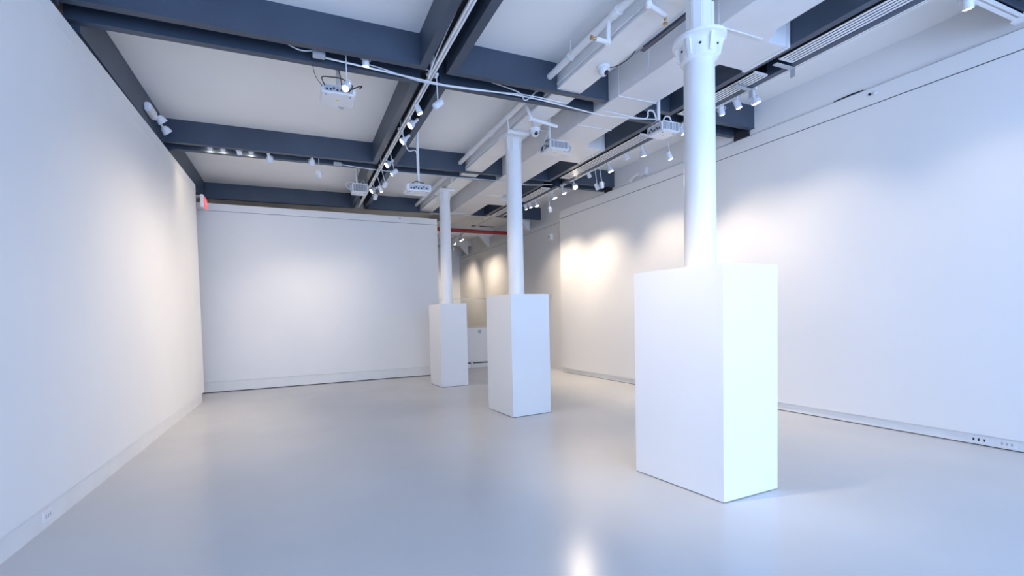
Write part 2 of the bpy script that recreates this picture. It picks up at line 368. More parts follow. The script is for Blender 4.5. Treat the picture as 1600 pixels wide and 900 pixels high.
# ------------------------------------------------------------------ columns and their boxed plinths
COLS = [((2.888, 2.46), 'nearest'), ((2.834, 5.32), 'middle'), ((2.764, 8.02), 'farthest')]
PL = [[(2.576, 2.817), (2.655, 2.091), (3.22, 2.109)], [(2.525, 5.638), (2.557, 4.95), (3.152, 5.005)], [(2.477, 8.309), (2.518, 7.734), (3.051, 7.732)]]
PH = [1.62, 1.582, 1.56]
for i, ((cx, cy), w) in enumerate(COLS):
    t = thing('support_column', ['round white iron column with a bolted flanged collar, nearest the camera', 'round white iron column in the middle of the row of three', 'round white iron column farthest away, by the back wall'][i], 'column', (cx, cy, 0), 'white iron columns')
    if i == 0:
        obj('shaft', G().lathe([(0.112, 0.0), (0.110, 1.5), (0.1035, 3.16)], 40, Matrix.Translation((cx, cy, 0))), 'column', t)
        cap = obj('capital', G().lathe([(0.1035, 3.15), (0.126, 3.168), (0.130, 3.20), (0.133, 3.275), (0.150, 3.292), (0.180, 3.300), (0.182, 3.322), (0.128, 3.335)], 40, Matrix.Translation((cx, cy, 0))), 'column', t)
        for k in range(6):
            a = k * PI / 3 + 0.25
            M = Matrix.Translation((cx, cy, 0)) @ Matrix.Rotation(a, 4, 'Z')
            obj('rib', G().add([(0.11, -0.012, 3.17), (0.140, -0.012, 3.18), (0.165, -0.012, 3.30), (0.11, -0.012, 3.30), (0.11, 0.012, 3.17), (0.140, 0.012, 3.18), (0.165, 0.012, 3.30), (0.11, 0.012, 3.30)],
                [(0, 1, 2, 3), (7, 6, 5, 4), (0, 4, 5, 1), (1, 5, 6, 2), (2, 6, 7, 3), (3, 7, 4, 0)], M), 'column', cap)
            p = M @ Matrix.Rotation(PI / 6, 4, 'Z')
            obj('bolt', G().cyl(p @ Vector((0.125, 0, 3.235)), p @ Vector((0.138, 0, 3.235)), 0.008, n=6), 'black', cap)
        obj('stub', G().lathe([(0.090, 3.33), (0.088, 3.735)], 8, Matrix.Translation((cx, cy, 0)) @ Matrix.Rotation(0.2, 4, 'Z')).box(cx + 0.06, cx + 0.105, cy - 0.05, cy + 0.03, 3.34, 3.60), 'column', t, 0.006)
        obj('top_plate', G().box(cx - 0.16, cx + 0.16, cy - 0.2, cy + 0.2, 3.718, 3.739), 'column', t, 0.003)
    else:
        obj('shaft', G().lathe([(0.110, 0.0), (0.108, 1.5), (0.104, 3.45), (0.104, 3.52)], 40, Matrix.Translation((cx, cy, 0))), 'column', t)
        obj('head', G().lathe([(0.104, 3.50), (0.112, 3.60), (0.112, 3.70)], 8, Matrix.Translation((cx, cy, 0)) @ Matrix.Rotation(0.3, 4, 'Z')), 'column', t)
        obj('top_plate', G().box(cx - 0.15, cx + 0.16, cy - 0.16, cy + 0.16, 3.70, 3.738), 'column', t, 0.003)
    a, b, c = [Vector((*p, 0)) for p in PL[i]]
    d = a + (c - b)
    h = PH[i]
    p = thing('column_plinth', ['tall white boxed plinth around the column nearest the camera', 'white boxed plinth around the middle column', 'white boxed plinth around the farthest column'][i], 'plinth', ((a.x + c.x) / 2, (a.y + c.y) / 2, 0), 'white plinths around the columns')
    crn = [b, c, d, a]; ctr = (a + b + c + d) / 4
    for k in range(4):
        u, v = crn[k], crn[(k + 1) % 4]
        ui, vi = u + (ctr - u) * 0.06, v + (ctr - v) * 0.06
        obj('side_panel', G().prism([(u.x, u.y), (v.x, v.y), (vi.x, vi.y), (ui.x, ui.y)], 0.006, h), 'plinth', p, 0.0015)
    ins = [q + (ctr - q) * 0.06 for q in crn]
    # top panel with a round cut-out for the column
    n = 48; top = G(); vs = []; fs = []
    for zz in (h - 0.02, h - 0.001):
        for k in range(n):
            an = 2 * PI * k / n; dr = Vector((math.cos(an), math.sin(an), 0))
            vs.append((cx + dr.x * 0.118, cy + dr.y * 0.118, zz))
            # ray from column centre to the inner quad
            best = 9
            for e in range(4):
                p0, p1 = ins[e], ins[(e + 1) % 4]; ed = p1 - p0
                den = dr.x * ed.y - dr.y * ed.x
                if abs(den) < 1e-9: continue
                w0 = p0 - Vector((cx, cy, 0))
                tt = (w0.x * ed.y - w0.y * ed.x) / den
                ss = (w0.x * dr.y - w0.y * dr.x) / den
                if tt > 0 and -1e-6 <= ss <= 1 + 1e-6: best = min(best, tt)
            vs.append((cx + dr.x * best, cy + dr.y * best, zz))
    for k in range(n):
        k2 = (k + 1) % n
        A, B_, C_, D = 2 * k, 2 * k + 1, 2 * k2 + 1, 2 * k2
        fs.append((A, B_, C_, D)); fs.append((A + 2 * n, D + 2 * n, C_ + 2 * n, B_ + 2 * n))
        fs.append((A, D, D + 2 * n, A + 2 * n)); fs.append((B_, B_ + 2 * n, C_ + 2 * n, C_))
    obj('top_panel', top.add(vs, fs), 'plinth', p)

# ------------------------------------------------------------------ lighting tracks
t = thing('lighting_track', 'white lighting track running the length of the left beam slot', 'light track', (1.36, -1.5, 3.70), 'lighting tracks')
obj('rail', G().box(1.335, 1.352, -1.5, 9.64, 3.715, 3.75).box(1.366, 1.383, -1.5, 9.64, 3.715, 3.75).box(1.335, 1.383, -1.5, 9.64, 3.738, 3.75), 'white_paint', t)
for yy in (0.5, 2.9, 4.25, 5.6, 7.0, 8.4, 9.5): obj('hanger', G().cyl((1.359, yy, 3.745), (1.359, yy, ZC - 0.02), 0.008).box(1.325, 1.393, yy - 0.02, yy + 0.02, 3.735, 3.757), 'white_paint', t)
t = thing('lighting_track', 'white lighting track fixed along the right edge of the right beam slot', 'light track', (4.79, -1.5, 3.70), 'lighting tracks')
obj('rail', G().box(4.76, 4.776, -1.5, 9.64, 3.725, 3.76).box(4.794, 4.81, -1.5, 9.64, 3.725, 3.76).box(4.76, 4.81, -1.5, 9.64, 3.748, 3.76), 'white_paint', t)
for yy in (0.5, 2.5, 4.9, 6.2, 7.9, 9.2): obj('clip', G().box(4.745, 4.815, yy - 0.02, yy + 0.02, 3.757, 3.79), 'white_paint', t)
t = thing('lighting_track', 'short white lighting track in the middle cross slot on the left', 'light track', (-1.2, 7.0, 3.78), 'lighting tracks')
obj('rail', G().box(-1.25, 0.72, 6.985, 6.995, 3.80, 3.835).box(-1.25, 0.72, 7.005, 7.015, 3.80, 3.835).box(-1.25, 0.72, 6.985, 7.015, 3.828, 3.84), 'white_paint', t)
for xx in (-1.1, -0.2, 0.6): obj('hanger', G().cyl((xx, 7.0, 3.83), (xx, 7.0, ZC - 0.02), 0.008), 'white_paint', t)
t = thing('lighting_track', 'white lighting track under the near cross beam by the right wall', 'light track', (4.8, 1.8, 3.69), 'lighting tracks')
obj('rail', G().box(4.84, 5.80, 1.775, 1.79, 3.685, 3.718).box(4.84, 5.80, 1.81, 1.835, 3.685, 3.718).box(4.84, 5.80, 1.775, 1.835, 3.705, 3.718), 'white_paint', t)
obj('end_feed', G().box(5.74, 5.81, 1.765, 1.845, 3.665, 3.72), 'white_plastic', t, 0.004)

# conduits and cables in the cross slots
t = thing('conduit_run', 'thin white conduit crossing the ceiling in the near cross slot', 'conduit', (0.3, 4.27, 3.74))
obj('conduit', G().cyl((0.35, 4.31, 3.745), (1.50, 4.31, 3.688), 0.0085), 'white_paint', t)
obj('conduit', G().tube(curve([(1.50, 4.31, 3.688), (2.4, 4.28, 3.700), (2.9, 4.27, 3.672), (3.45, 4.27, 3.640), (3.9, 4.25, 3.655), (4.3, 4.24, 3.69)]), 0.007), 'white_paint', t)
obj('cable', G().tube(curve([(0.76, 4.33, 3.765), (0.9, 4.33, 3.75), (1.3, 4.335, 3.695), (1.9, 4.30, 3.69), (2.45, 4.29, 3.725), (2.9, 4.25, 3.69)]), 0.006), 'lamp_white', t)
obj('cable', G().tube(curve([(2.05, 4.30, 3.80), (2.36, 4.28, 3.735), (2.42, 4.26, 3.65), (2.50, 4.27, 3.70), (2.60, 4.29, 3.80)]), 0.006), 'lamp_white', t)
t = thing('junction_box', 'grey junction box with a black plug in the near cross slot', 'junction box', (0.29, 4.27, 3.72))
obj('box_body', G().box(0.235, 0.345, 4.235, 4.30, 3.715, 3.795), 'grey_plastic', t, 0.005)
obj('plug', G().box(0.275, 0.300, 4.205, 4.236, 3.755, 3.795).cyl((0.2875, 4.215, 3.79), (0.2875, 4.24, 3.84), 0.008), 'black', t)
obj('lead', G().tube(curve([(0.235, 4.26, 3.76), (0.12, 4.24, 3.735), (-0.02, 4.22, 3.78), (-0.06, 4.22, 3.84)]), 0.006), 'lamp_white', t)
t = thing('conduit_run', 'thin white conduit crossing the ceiling in the middle cross slot', 'conduit', (0.6, 7.0, 3.74))
obj('conduit', G().tube(curve([(0.72, 7.06, 3.72), (1.4, 7.075, 3.690), (2.7, 7.05, 3.690), (3.35, 7.0, 3.68), (4.0, 7.0, 3.66), (4.5, 6.96, 3.70)]), 0.008), 'metal', t)
obj('coupling_box', G().box(0.64, 0.76, 7.03, 7.09, 3.70, 3.74), 'grey_plastic', t, 0.004)
t = thing('conduit_run', 'thin grey conduit crossing under the duct by the back wall', 'conduit', (3.0, 9.6, 3.68))
obj('conduit', G().cyl((2.95, 9.55, 3.675), (4.32, 9.55, 3.675), 0.008), 'metal', t)
t = tag(obj('slot_cable', G().tube(curve([(1.31, 3.0, 3.80), (1.31, 3.35, 3.79), (1.31, 3.7, 3.76), (1.31, 3.95, 3.73), (1.305, 4.10, 3.69), (1.295, 4.17, 3.73), (1.30, 4.25, 3.77)]), 0.006).tube(curve([(1.31, 4.0, 3.78), (1.315, 4.12, 3.70), (1.312, 4.2, 3.68), (1.31, 4.26, 3.74)]), 0.006), 'lamp_white'), 'looped white cable hanging beside the left slot track', 'cable')
t = tag(obj('slot_cable', G().tube(curve([(1.30, 4.5, 3.80), (1.30, 4.9, 3.765), (1.31, 5.3, 3.78), (1.30, 5.8, 3.76), (1.31, 6.4, 3.79), (1.30, 6.8, 3.77)]), 0.008), 'black'), 'dark cable lying in the left slot past the crossing', 'cable')

# ------------------------------------------------------------------ track spotlights
def spot(head, aim, label, group, lit=True, kind='cyl', top=None, energy=SPOT_W, angle=74, ay=None):
    """head: centre of the lamp head, aim: point it lights, top: height of the track adapter"""
    h = Vector(head); d = (Vector(aim) - h).normalized()
    ztop = 3.722 if top is None else top
    ax = h.x if ay is None else ay[0]; ayy = h.y if ay is None else ay[1]
    t = thing('track_spotlight', label, 'spotlight', (ax, ayy, ztop), group)
    M = frame(h, d)
    zb = h.z + 0.045
    if ztop - 0.03 > zb:
        obj('adapter', G().box(ax - 0.013, ax + 0.013, ayy - 0.035, ayy + 0.035, ztop - 0.022, ztop), 'lamp_white', t, 0.003)
        obj('stem', G().cyl((ax, ayy, ztop - 0.02), (h.x, h.y, zb), 0.0055, n=8), 'lamp_white', t)
    else:
        obj('adapter', G().box(ax - 0.015, ax + 0.015, ayy - 0.03, ayy + 0.03, min(zb - 0.012, ztop - 0.02), ztop - 0.001), 'lamp_white', t, 0.003)
    # yoke
    side = d.cross(Vector((0, 0, 1)))
    side = side.normalized() if side.length > 1e-3 else Vector((1, 0, 0))
    r = 0.043
    arc = [h + side * r, h + side * r + Vector((0, 0, 0.03)), Vector((h.x, h.y, zb)), h - side * r + Vector((0, 0, 0.03)), h - side * r]
    obj('yoke', G().tube(curve(arc, 4), 0.004, 6), 'lamp_white', t)
    if kind == 'cyl':
        hd = obj('housing', G().lathe([(0.016, -0.062), (0.030, -0.055), (0.033, -0.02), (0.033, 0.040), (0.030, 0.048), (0.028, 0.044)], 18, M), 'lamp_white', t)
        fz, fr = 0.0455, 0.0275
    else:
        hd = obj('housing', G().lathe([(0.017, -0.105), (0.019, -0.10), (0.019, -0.045), (0.030, -0.030), (0.046, 0.012), (0.050, 0.035), (0.046, 0.036)], 20, M), 'lamp_white', t)
        fz, fr = 0.0335, 0.045
    obj('lamp_face', G().lathe([(fr, fz - 0.004), (fr, fz), (fr * 0.55, fz + 0.007), (0.002, fz + 0.009)], 18, M), 'bulb' if lit else 'bulb_off', t)
    if lit and energy:
        ld = bpy.data.lights.new('spot', 'SPOT'); ld.energy = energy; ld.color = SPOT_WARM
        ld.spot_size = math.radians(angle); ld.spot_blend = 1.0; ld.shadow_soft_size = 0.03
        lo = bpy.data.objects.new('beam_light', ld); C.objects.link(lo); lo.parent = t
        lo.matrix_local = Matrix.Translation(-t.location) @ frame(h + d * 0.065, -d)
    return t

g1 = 'spotlights on the left slot track'
CT = [  # x, y, z, lit, kind, rod
    (1.40, 4.19, 3.42, 0, 'cyl', 'unlit white spotlight hanging on a long rod where the two near slots cross', (1.40, 4.21)),
    (1.39, 4.86, 3.665, 1, 'cyl', 'small white lit spotlight, first on the left slot track beyond the crossing', None),
    (1.40, 5.20, 3.645, 1, 'par', 'bright flared spotlight, second on the left slot track beyond the crossing', None),
    (1.40, 5.62, 3.615, 1, 'par', 'bright flared spotlight, third on the left slot track beyond the crossing', None),
    (1.40, 6.63, 3.645, 1, 'par', 'bright flared spotlight just before the middle cross slot', None),
    (1.42, 6.33, 3.425, 1, 'cyl', 'small lit spotlight hanging low on a rod before the middle cross slot', None),
    (1.42, 7.02, 3.45, 1, 'cyl', 'lit spotlight low on a rod, just past the middle cross slot', None),
    (1.42, 7.40, 3.485, 1, 'cyl', 'lit spotlight low on a rod, second past the middle cross slot', None),
    (1.40, 8.03, 3.64, 1, 'par', 'bright flared spotlight, farthest but one on the left slot track', None),
    (1.40, 7.80, 3.46, 1, 'cyl', 'lowest small lit spotlight near the far end of the left slot track', None)]
CA = [(-1.5, 3.6, 1.0), (2.6, 4.6, 0.9), (-1.5, 5.2, 1.0), (-1.5, 6.0, 1.0), (-1.5, 6.6, 1.2), (-1.5, 7.4, 1.2), (0.0, 9.4, 1.1), (2.5, 7.9, 0.9), (-1.5, 7.6, 1.2), (1.0, 9.4, 1.2)]
CE = [0, 52, 60, 54, 40, 44, 14, 40, 50, 12]
for (x, y, z, lit, kind, lab, ay), aim, en in zip(CT, CA, CE):
    spot((x, y, z), aim, lab, g1, bool(lit), kind, ay=ay or (1.37, y), energy=en)
# the same track goes on over and behind the viewer
for y, aim, lab in ((2.3, (2.6, 2.5, 0.55), 'lit flared spotlight on the left slot track, just above the top of the view'), (0.9, (3.6, 2.6, 0.6), 'lit flared spotlight on the left slot track, over the viewer')):
    spot((1.40, y, 3.645), aim, lab, g1, True, 'par', ay=(1.37, y), energy=98 if y > 2 else 40, angle=46)
g2 = 'spotlights in the middle cross slot'
BT = [(-1.02, 3.735, 1, 'cyl'), (-0.86, 3.735, 1, 'cyl'), (-0.66, 3.74, 1, 'cyl'), (-0.50, 3.735, 1, 'cyl'), (-0.26, 3.675, 1, 'par'), (0.318, 3.69, 1, 'par'), (0.42, 3.515, 0, 'cyl')]
for k, (x, z, lit, kind) in enumerate(BT):
    lab = ['small white spotlight in the middle cross slot, first from the left wall', 'small white spotlight in the middle cross slot, second from the left wall',
           'small white spotlight in the middle cross slot, third from the left wall', 'small white spotlight in the middle cross slot, fourth from the left wall',
           'flared white spotlight in the middle cross slot, fifth from the left wall', 'flared white spotlight tilted left in the middle cross slot, sixth from the left wall',
           'unlit white spotlight hanging on a rod below the middle cross slot'][k]
    aim = [(-1.2, 9.3, 1.6), (-0.9, 9.3, 1.7), (-0.3, 9.3, 1.2), (-0.2, 9.3, 1.2), (0.5, 9.35, 1.25), (0.0, 9.3, 1.2), (0.9, 9.3, 0.8)][k]
    if k in (0, 1, 3): spot((x, 7.0, z + 0.03), (x - 0.2, 7.9, 2.9), lab, g2, True, kind, top=3.81, energy=5, angle=120)
    else: spot((x, 7.0, z), aim, lab, g2, bool(lit), kind, top=3.81, energy=17, angle=54)
g3 = 'spotlights in the near cross slot'
spot((0.712, 4.245, 3.75), (0.72, 5.0, 1.0), 'short white cylinder spotlight tucked in the near cross slot', g3, True, 'cyl', top=4.0, energy=10)
spot((0.530, 4.255, 3.49), (-0.5, 2.9, 1.2), 'lit white spotlight on a rod in front of the ceiling projector', g3, True, 'cyl', top=4.0, energy=10)
g4 = 'spotlights on the right slot track'
RT = [(1.76, 3.58, 1, 'cyl'), (3.39, 3.61, 1, 'par'), (3.60, 3.66, 1, 'cyl'), (3.80, 3.675, 1, 'cyl'), (4.36, 3.67, 1, 'cyl'), (4.58, 3.415, 1, 'cyl'), (5.06, 3.62, 1, 'par'), (5.39, 3.69, 0, 'cyl'),
      (5.77, 3.62, 1, 'par'), (5.98, 3.43, 0, 'cyl'), (6.10, 3.435, 0, 'cyl'), (6.31, 3.70, 0, 'cyl'), (6.72, 3.62, 1, 'par'), (7.07, 3.62, 1, 'par'), (7.40, 3.615, 1, 'par'), (7.56, 3.40, 0, 'cyl'),
      (8.07, 3.63, 1, 'par'), (8.34, 3.675, 1, 'cyl'), (8.52, 3.68, 1, 'cyl')]
for k, (y, z, lit, kind) in enumerate(RT):
    lab = '%s spotlight%s, %s along the right slot track' % ('lit flared' if (lit and kind == 'par') else 'lit small' if lit else 'unlit small', ' on a rod' if z < 3.5 else '', ORD[k])
    aim = (xr(y), y - (0.5 if k % 3 else -0.3), 0.8)
    if k in (12,): aim = (4.2, 4.6, 1.4)
    spot((4.82, y, z), aim, lab, g4, bool(lit), kind, top=3.735, ay=(4.785, y), energy=15 if y < 4.5 else 34 if y < 6.5 else 46, angle=78)
g5 = 'spotlights in the rear room'
for k, (y, z) in enumerate([(12.45, 3.69), (12.62, 3.69), (13.13, 3.68), (13.38, 3.68), (13.3, 3.50)]):
    lab = 'tiny lit spotlight in the rear room behind the far column, %s from the camera' % ORD[k] if k < 4 else 'lowest tiny lit spotlight in the rear room behind the far column'
    spot((4.82, y, z), (5.76, y - 1.0 if k < 3 else 14.6, 1.2), lab, g5, True, 'cyl', top=3.80, energy=34, angle=88)
t = thing('lighting_track', 'white lighting track on the ceiling of the rear room', 'light track', (4.8, 10.2, 3.79), 'lighting tracks')
obj('rail', G().box(4.77, 4.80, 10.2, 15.1, 3.80, 3.835).box(4.805, 4.83, 10.2, 15.1, 3.80, 3.835), 'white_paint', t)
for yy in (10.8, 13.4, 14.9): obj('hanger', G().cyl((4.80, yy, 3.83), (4.80, yy, ZC), 0.008), 'white_paint', t)

# ------------------------------------------------------------------ ceiling projectors
def projector(label, x0, x1, y0, y1, z0, z1, lens, port, vent, pole, cables=()):
    cx, cy = (x0 + x1) / 2, (y0 + y1) / 2
    t = thing('ceiling_projector', label, 'projector', (cx, cy, z1), 'ceiling projectors')
    obj('body', G().box(x0, x1, y0, y1, z0, z1), 'white_plastic', t, 0.012, 3)
    def face(side, u0, u1, w0, w1, e0, e1):
        """box on a side: u along the face 0..1, w up 0..1, e outward distances"""
        za, zb_ = z0 + (z1 - z0) * w0, z0 + (z1 - z0) * w1
        if side == '-y': return (x0 + (x1 - x0) * u0, x0 + (x1 - x0) * u1, y0 - e1, y0 - e0, za, zb_)
        if side == '+y': return (x0 + (x1 - x0) * u0, x0 + (x1 - x0) * u1, y1 + e0, y1 + e1, za, zb_)
        if side == '-x': return (x0 - e1, x0 - e0, y0 + (y1 - y0) * u0, y0 + (y1 - y0) * u1, za, zb_)
        return (x1 + e0, x1 + e1, y0 + (y1 - y0) * u0, y0 + (y1 - y0) * u1, za, zb_)
    nx, ny = {'-x': (-1, 0), '+x': (1, 0), '-y': (0, -1), '+y': (0, 1)}[lens]
    lc = Vector((cx + nx * (x1 - x0) / 2 + (0 if nx else 0.06), cy + ny * (y1 - y0) / 2 + (0 if ny else -0.06), (z0 + z1) / 2 - 0.005))
    nn = Vector((nx, ny, 0))
    ln = obj('lens_barrel', G().lathe([(0.038, -0.02), (0.038, 0.048), (0.031, 0.050), (0.029, 0.036)], 20, frame(lc, nn)), 'grey_plastic', t)
    obj('lens_glass', G().lathe([(0.028, 0.034), (0.020, 0.042), (0.002, 0.045)], 20, frame(lc, nn)), 'glass_black', ln)
    pp = obj('port_panel', G().box(*face(port, 0.08, 0.92, 0.16, 0.84, -0.001, 0.003)), 'grey_plastic', t)
    for u, w in ((0.16, 0.35), (0.27, 0.35), (0.36, 0.5), (0.46, 0.35), (0.58, 0.35), (0.68, 0.55), (0.80, 0.4)):
        obj('socket', G().box(*face(port, u - 0.025, u + 0.03, w - 0.1, w + 0.1, 0.002, 0.006)), 'black', pp)
    if vent:
        vg = obj('vent_grille', G().box(*face(vent, 0.05, 0.95, 0.10, 0.90, -0.001, 0.002)), 'vent_dark', t)
        nb = 14
        for k in range(nb):
            u = 0.07 + k * (0.86 / (nb - 1))
            obj('slat', G().box(*face(vent, u - 0.012, u + 0.012, 0.10, 0.90, 0.001, 0.007)), 'white_plastic', vg)
        obj('grille_rim', G().box(*face(vent, 0.03, 0.97, 0.88, 0.96, 0.0, 0.008)).box(*face(vent, 0.03, 0.97, 0.04, 0.12, 0.0, 0.008)), 'white_plastic', vg)
    px, py, pz = pole
    obj('pole', G().cyl((px, py, z1 + 0.02), (px, py, pz), 0.019, n=14), 'white_paint', t)
    obj('ceiling_plate', G().cyl((px, py, pz - 0.012), (px, py, pz), 0.06, n=20), 'white_paint', t)
    br = obj('mount_bracket', G().box(px - 0.06, px + 0.06, py - 0.05, py + 0.05, z1 + 0.012, z1 + 0.022), 'metal', t, 0.002)
    for a, b in ((-1, -1), (1, -1), (1, 1), (-1, 1)):
        obj('bracket_arm', G().cyl((px + a * 0.05, py + b * 0.04, z1 + 0.017), (cx + a * (x1 - x0) * 0.36, cy + b * (y1 - y0) * 0.36, z1 - 0.004), 0.006, n=8), 'metal', br)
    for fx in (x0 + 0.05, x1 - 0.05):
        obj('foot', G().cyl((fx, y0 + 0.05, z0 - 0.006), (fx, y0 + 0.05, z0 + 0.01), 0.012), 'grey_plastic', t)
    obj('sticker', G().box(cx - 0.015, cx + 0.012, cy - 0.012, cy + 0.012, z0 - 0.001, z0 + 0.001), 'yellow', t)
    for pts, r, mm in cables:
        obj('cable', G().tube(curve(pts), r), mm, t)
    return t
projector('white projector hanging by the near cross slot, its back full of cables', 0.325, 0.660, 4.61, 4.90, 3.585, 3.672, '+y', '-y', None, (0.505, 4.76, ZC),
    [([(0.36, 4.60, 3.64), (0.33, 4.55, 3.69), (0.42, 4.57, 3.715), (0.52, 4.57, 3.715), (0.58, 4.58, 3.68), (0.55, 4.60, 3.63)], 0.005, 'black'),
     ([(0.56, 4.60, 3.62), (0.60, 4.54, 3.60), (0.62, 4.56, 3.66), (0.58, 4.60, 3.68)], 0.005, 'black'),
     ([(0.62, 4.60, 3.64), (0.69, 4.57, 3.665), (0.72, 4.58, 3.675), (0.70, 4.60, 3.66)], 0.006, 'black'),
     ([(0.335, 4.60, 3.63), (0.27, 4.5, 3.66), (0.24, 4.42, 3.72), (0.225, 4.34, 3.75), (0.23, 4.30, 3.78)], 0.003, 'black'),
     ([(0.52, 4.59, 3.66), (0.50, 4.50, 3.70), (0.46, 4.40, 3.76), (0.40, 4.30, 3.80)], 0.005, 'black')])
projector('white projector with a round lens on its left, by the left slot track', 1.005, 1.275, 7.78, 8.0, 3.515, 3.675, '-x', '+y', '-y', (1.10, 7.9, ZC),
    [([(1.01, 7.85, 3.60), (0.93, 7.82, 3.58), (0.90, 7.80, 3.64), (0.95, 7.82, 3.69), (1.05, 7.85, 3.69)], 0.005, 'lamp_white'),
     ([(1.15, 7.88, 3.69), (1.2, 7.8, 3.72), (1.22, 7.8, 3.68)], 0.005, 'lamp_white')])
projector('white projector low on a long pole right of the left slot track', 1.475, 1.812, 5.80, 6.06, 3.035, 3.128, '+y', '-y', None, (1.665, 5.92, ZC),
    [([(1.55, 5.83, 3.135), (1.60, 5.80, 3.16), (1.68, 5.82, 3.15), (1.72, 5.84, 3.16)], 0.006, 'black'),
     ([(1.655, 5.90, 3.2), (1.65, 5.88, 3.48), (1.60, 5.8, 3.57), (1.48, 5.7, 3.52), (1.40, 5.6, 3.60), (1.37, 5.55, 3.70)], 0.006, 'lamp_white')])
projector('white projector with black plugs, hanging between the middle column and the duct', 3.20, 3.50, 4.98, 5.24, 3.49, 3.605, '+x', '-x', '-y', (3.255, 5.08, ZC),
    [([(3.19, 5.1, 3.56), (3.15, 5.05, 3.55), (3.14, 5.1, 3.50), (3.19, 5.15, 3.52)], 0.008, 'black')])
projector('white projector with a yellow sticker, hanging just left of the near column', 3.955, 4.215, 3.85, 4.09, 3.365, 3.475, '+x', '-x', '-y', (4.01, 3.96, ZC),
    [([(3.98, 3.95, 3.48), (3.93, 3.95, 3.60), (3.85, 3.95, 3.60), (3.80, 3.98, 3.52), (3.4, 4.2, 3.66)], 0.008, 'lamp_white'),
     ([(4.05, 3.95, 3.48), (4.10, 3.95, 3.57), (4.17, 3.95, 3.57), (4.20, 3.95, 3.48)], 0.008, 'lamp_white')])

# ------------------------------------------------------------------ cameras and small devices
def eye_camera(label, p, aim):
    p = Vector(p)
    t = thing('dome_camera', label, 'security camera', p, 'dome cameras under the girder')
    obj('base', G().lathe([(0.062, 0.0), (0.062, -0.02), (0.055, -0.028)], 24, Matrix.Translation(p)), 'white_plastic', t)
    d = (Vector(aim) - p).normalized(); c = p + Vector((0, 0, -0.045))
    prof = [(0.048 * math.sin(a), -0.048 * math.cos(a)) for a in [0.05 + k * (PI - 0.6) / 10 for k in range(11)]]
    eb = obj('eyeball', G().lathe(prof, 24, frame(c, d)), 'white_plastic', t)
    obj('lens', G().lathe([(0.024, 0.040), (0.024, 0.046), (0.012, 0.050), (0.002, 0.051)], 20, frame(c, d)), 'glass_black', eb)
    return t
t = eye_camera('white eyeball camera under the girder near the closest column', (2.93, 3.585, 3.738), (3.3, 2.2, 2.6))
obj('lead', G().tube(curve([(2.97, 3.56, 3.72), (3.01, 3.48, 3.705), (3.05, 3.38, 3.72), (3.07, 3.30, 3.76)]), 0.004), 'black', t)
eye_camera('white eyeball camera under the girder just before the middle column', (2.90, 4.86, 3.64), (2.6, 2.0, 2.2))
t = thing('camera_plate', 'white round plate holding the camera before the middle column', 'mounting plate', (2.90, 4.86, 3.64))
obj('plate', G().cyl((2.90, 4.86, 3.638), (2.90, 4.86, 3.646), 0.07, n=24), 'white_paint', t)
obj('post', G().cyl((2.90, 4.86, 3.64), (2.90, 4.86, 3.742), 0.03, n=16), 'white_paint', t)
t = tag(obj('camera_cable', G().tube(curve([(2.95, 4.86, 3.636), (3.08, 4.86, 3.64), (3.09, 4.88, 3.62), (3.06, 4.90, 3.52), (3.06, 4.92, 3.40)]), 0.005), 'grey_plastic'), 'thin grey cable dangling beside the middle column camera', 'cable')

# twin-head emergency light on the left beam
t = thing('emergency_light', 'white twin-head emergency light on the left wall beam', 'emergency light', (-1.52, 6.3, 3.72))
obj('housing', G().box(-1.525, -1.46, 6.02, 6.30, 3.76, 3.86), 'white_plastic', t, 0.012)
for yy, dz in ((6.36, 0.0), (6.58, -0.04)):
    p = Vector((-1.44, yy, 3.80 + dz)); d = Vector((0.45, 0.35, -0.6))
    hd = obj('lamp_head', G().lathe([(0.03, -0.05), (0.045, -0.03), (0.060, 0.03), (0.056, 0.036)], 20, frame(p, d)), 'white_plastic', t)
    obj('lamp_glass', G().lathe([(0.055, 0.030), (0.03, 0.038), (0.002, 0.04)], 20, frame(p, d)), 'bulb_off', hd)
    obj('arm', G().cyl(p - d.normalized() * 0.04, (-1.49, min(yy, 6.42) - 0.09, 3.80), 0.012), 'white_plastic', t)

# exit sign hanging by the end of the left wall
t = thing('exit_sign', 'white exit sign with red panel by the end of the left wall', 'exit sign', (-1.40, 8.72, 3.30))
obj('sign_body', G().box(-1.43, -1.38, 8.56, 8.88, 3.29, 3.50), 'white_plastic', t, 0.006)
sg = obj('sign_face', G().box(-1.376, -1.371, 8.60, 8.84, 3.305, 3.47), 'exit_red', t)
tc = bpy.data.curves.new('exit_text', 'FONT'); tc.body = 'EXIT'; tc.size = 0.12; tc.align_x = 'CENTER'; tc.align_y = 'CENTER'; tc.extrude = 0.001
to = bpy.data.objects.new('exit_text_tmp', tc); C.objects.link(to)
bpy.context.view_layer.update()
me = bpy.data.meshes.new_from_object(to.evaluated_get(bpy.context.evaluated_depsgraph_get()))
bpy.data.objects.remove(to)
lt = bpy.data.objects.new('lettering', me); C.objects.link(lt); lt.parent = sg
me.materials.clear(); me.materials.append(MATS['white_plastic'])
lt.location = Vector((-1.3695, 8.72, 3.388)) - Vector((-1.40, 8.72, 3.30)); lt.rotation_euler = (PI / 2, 0, PI / 2)
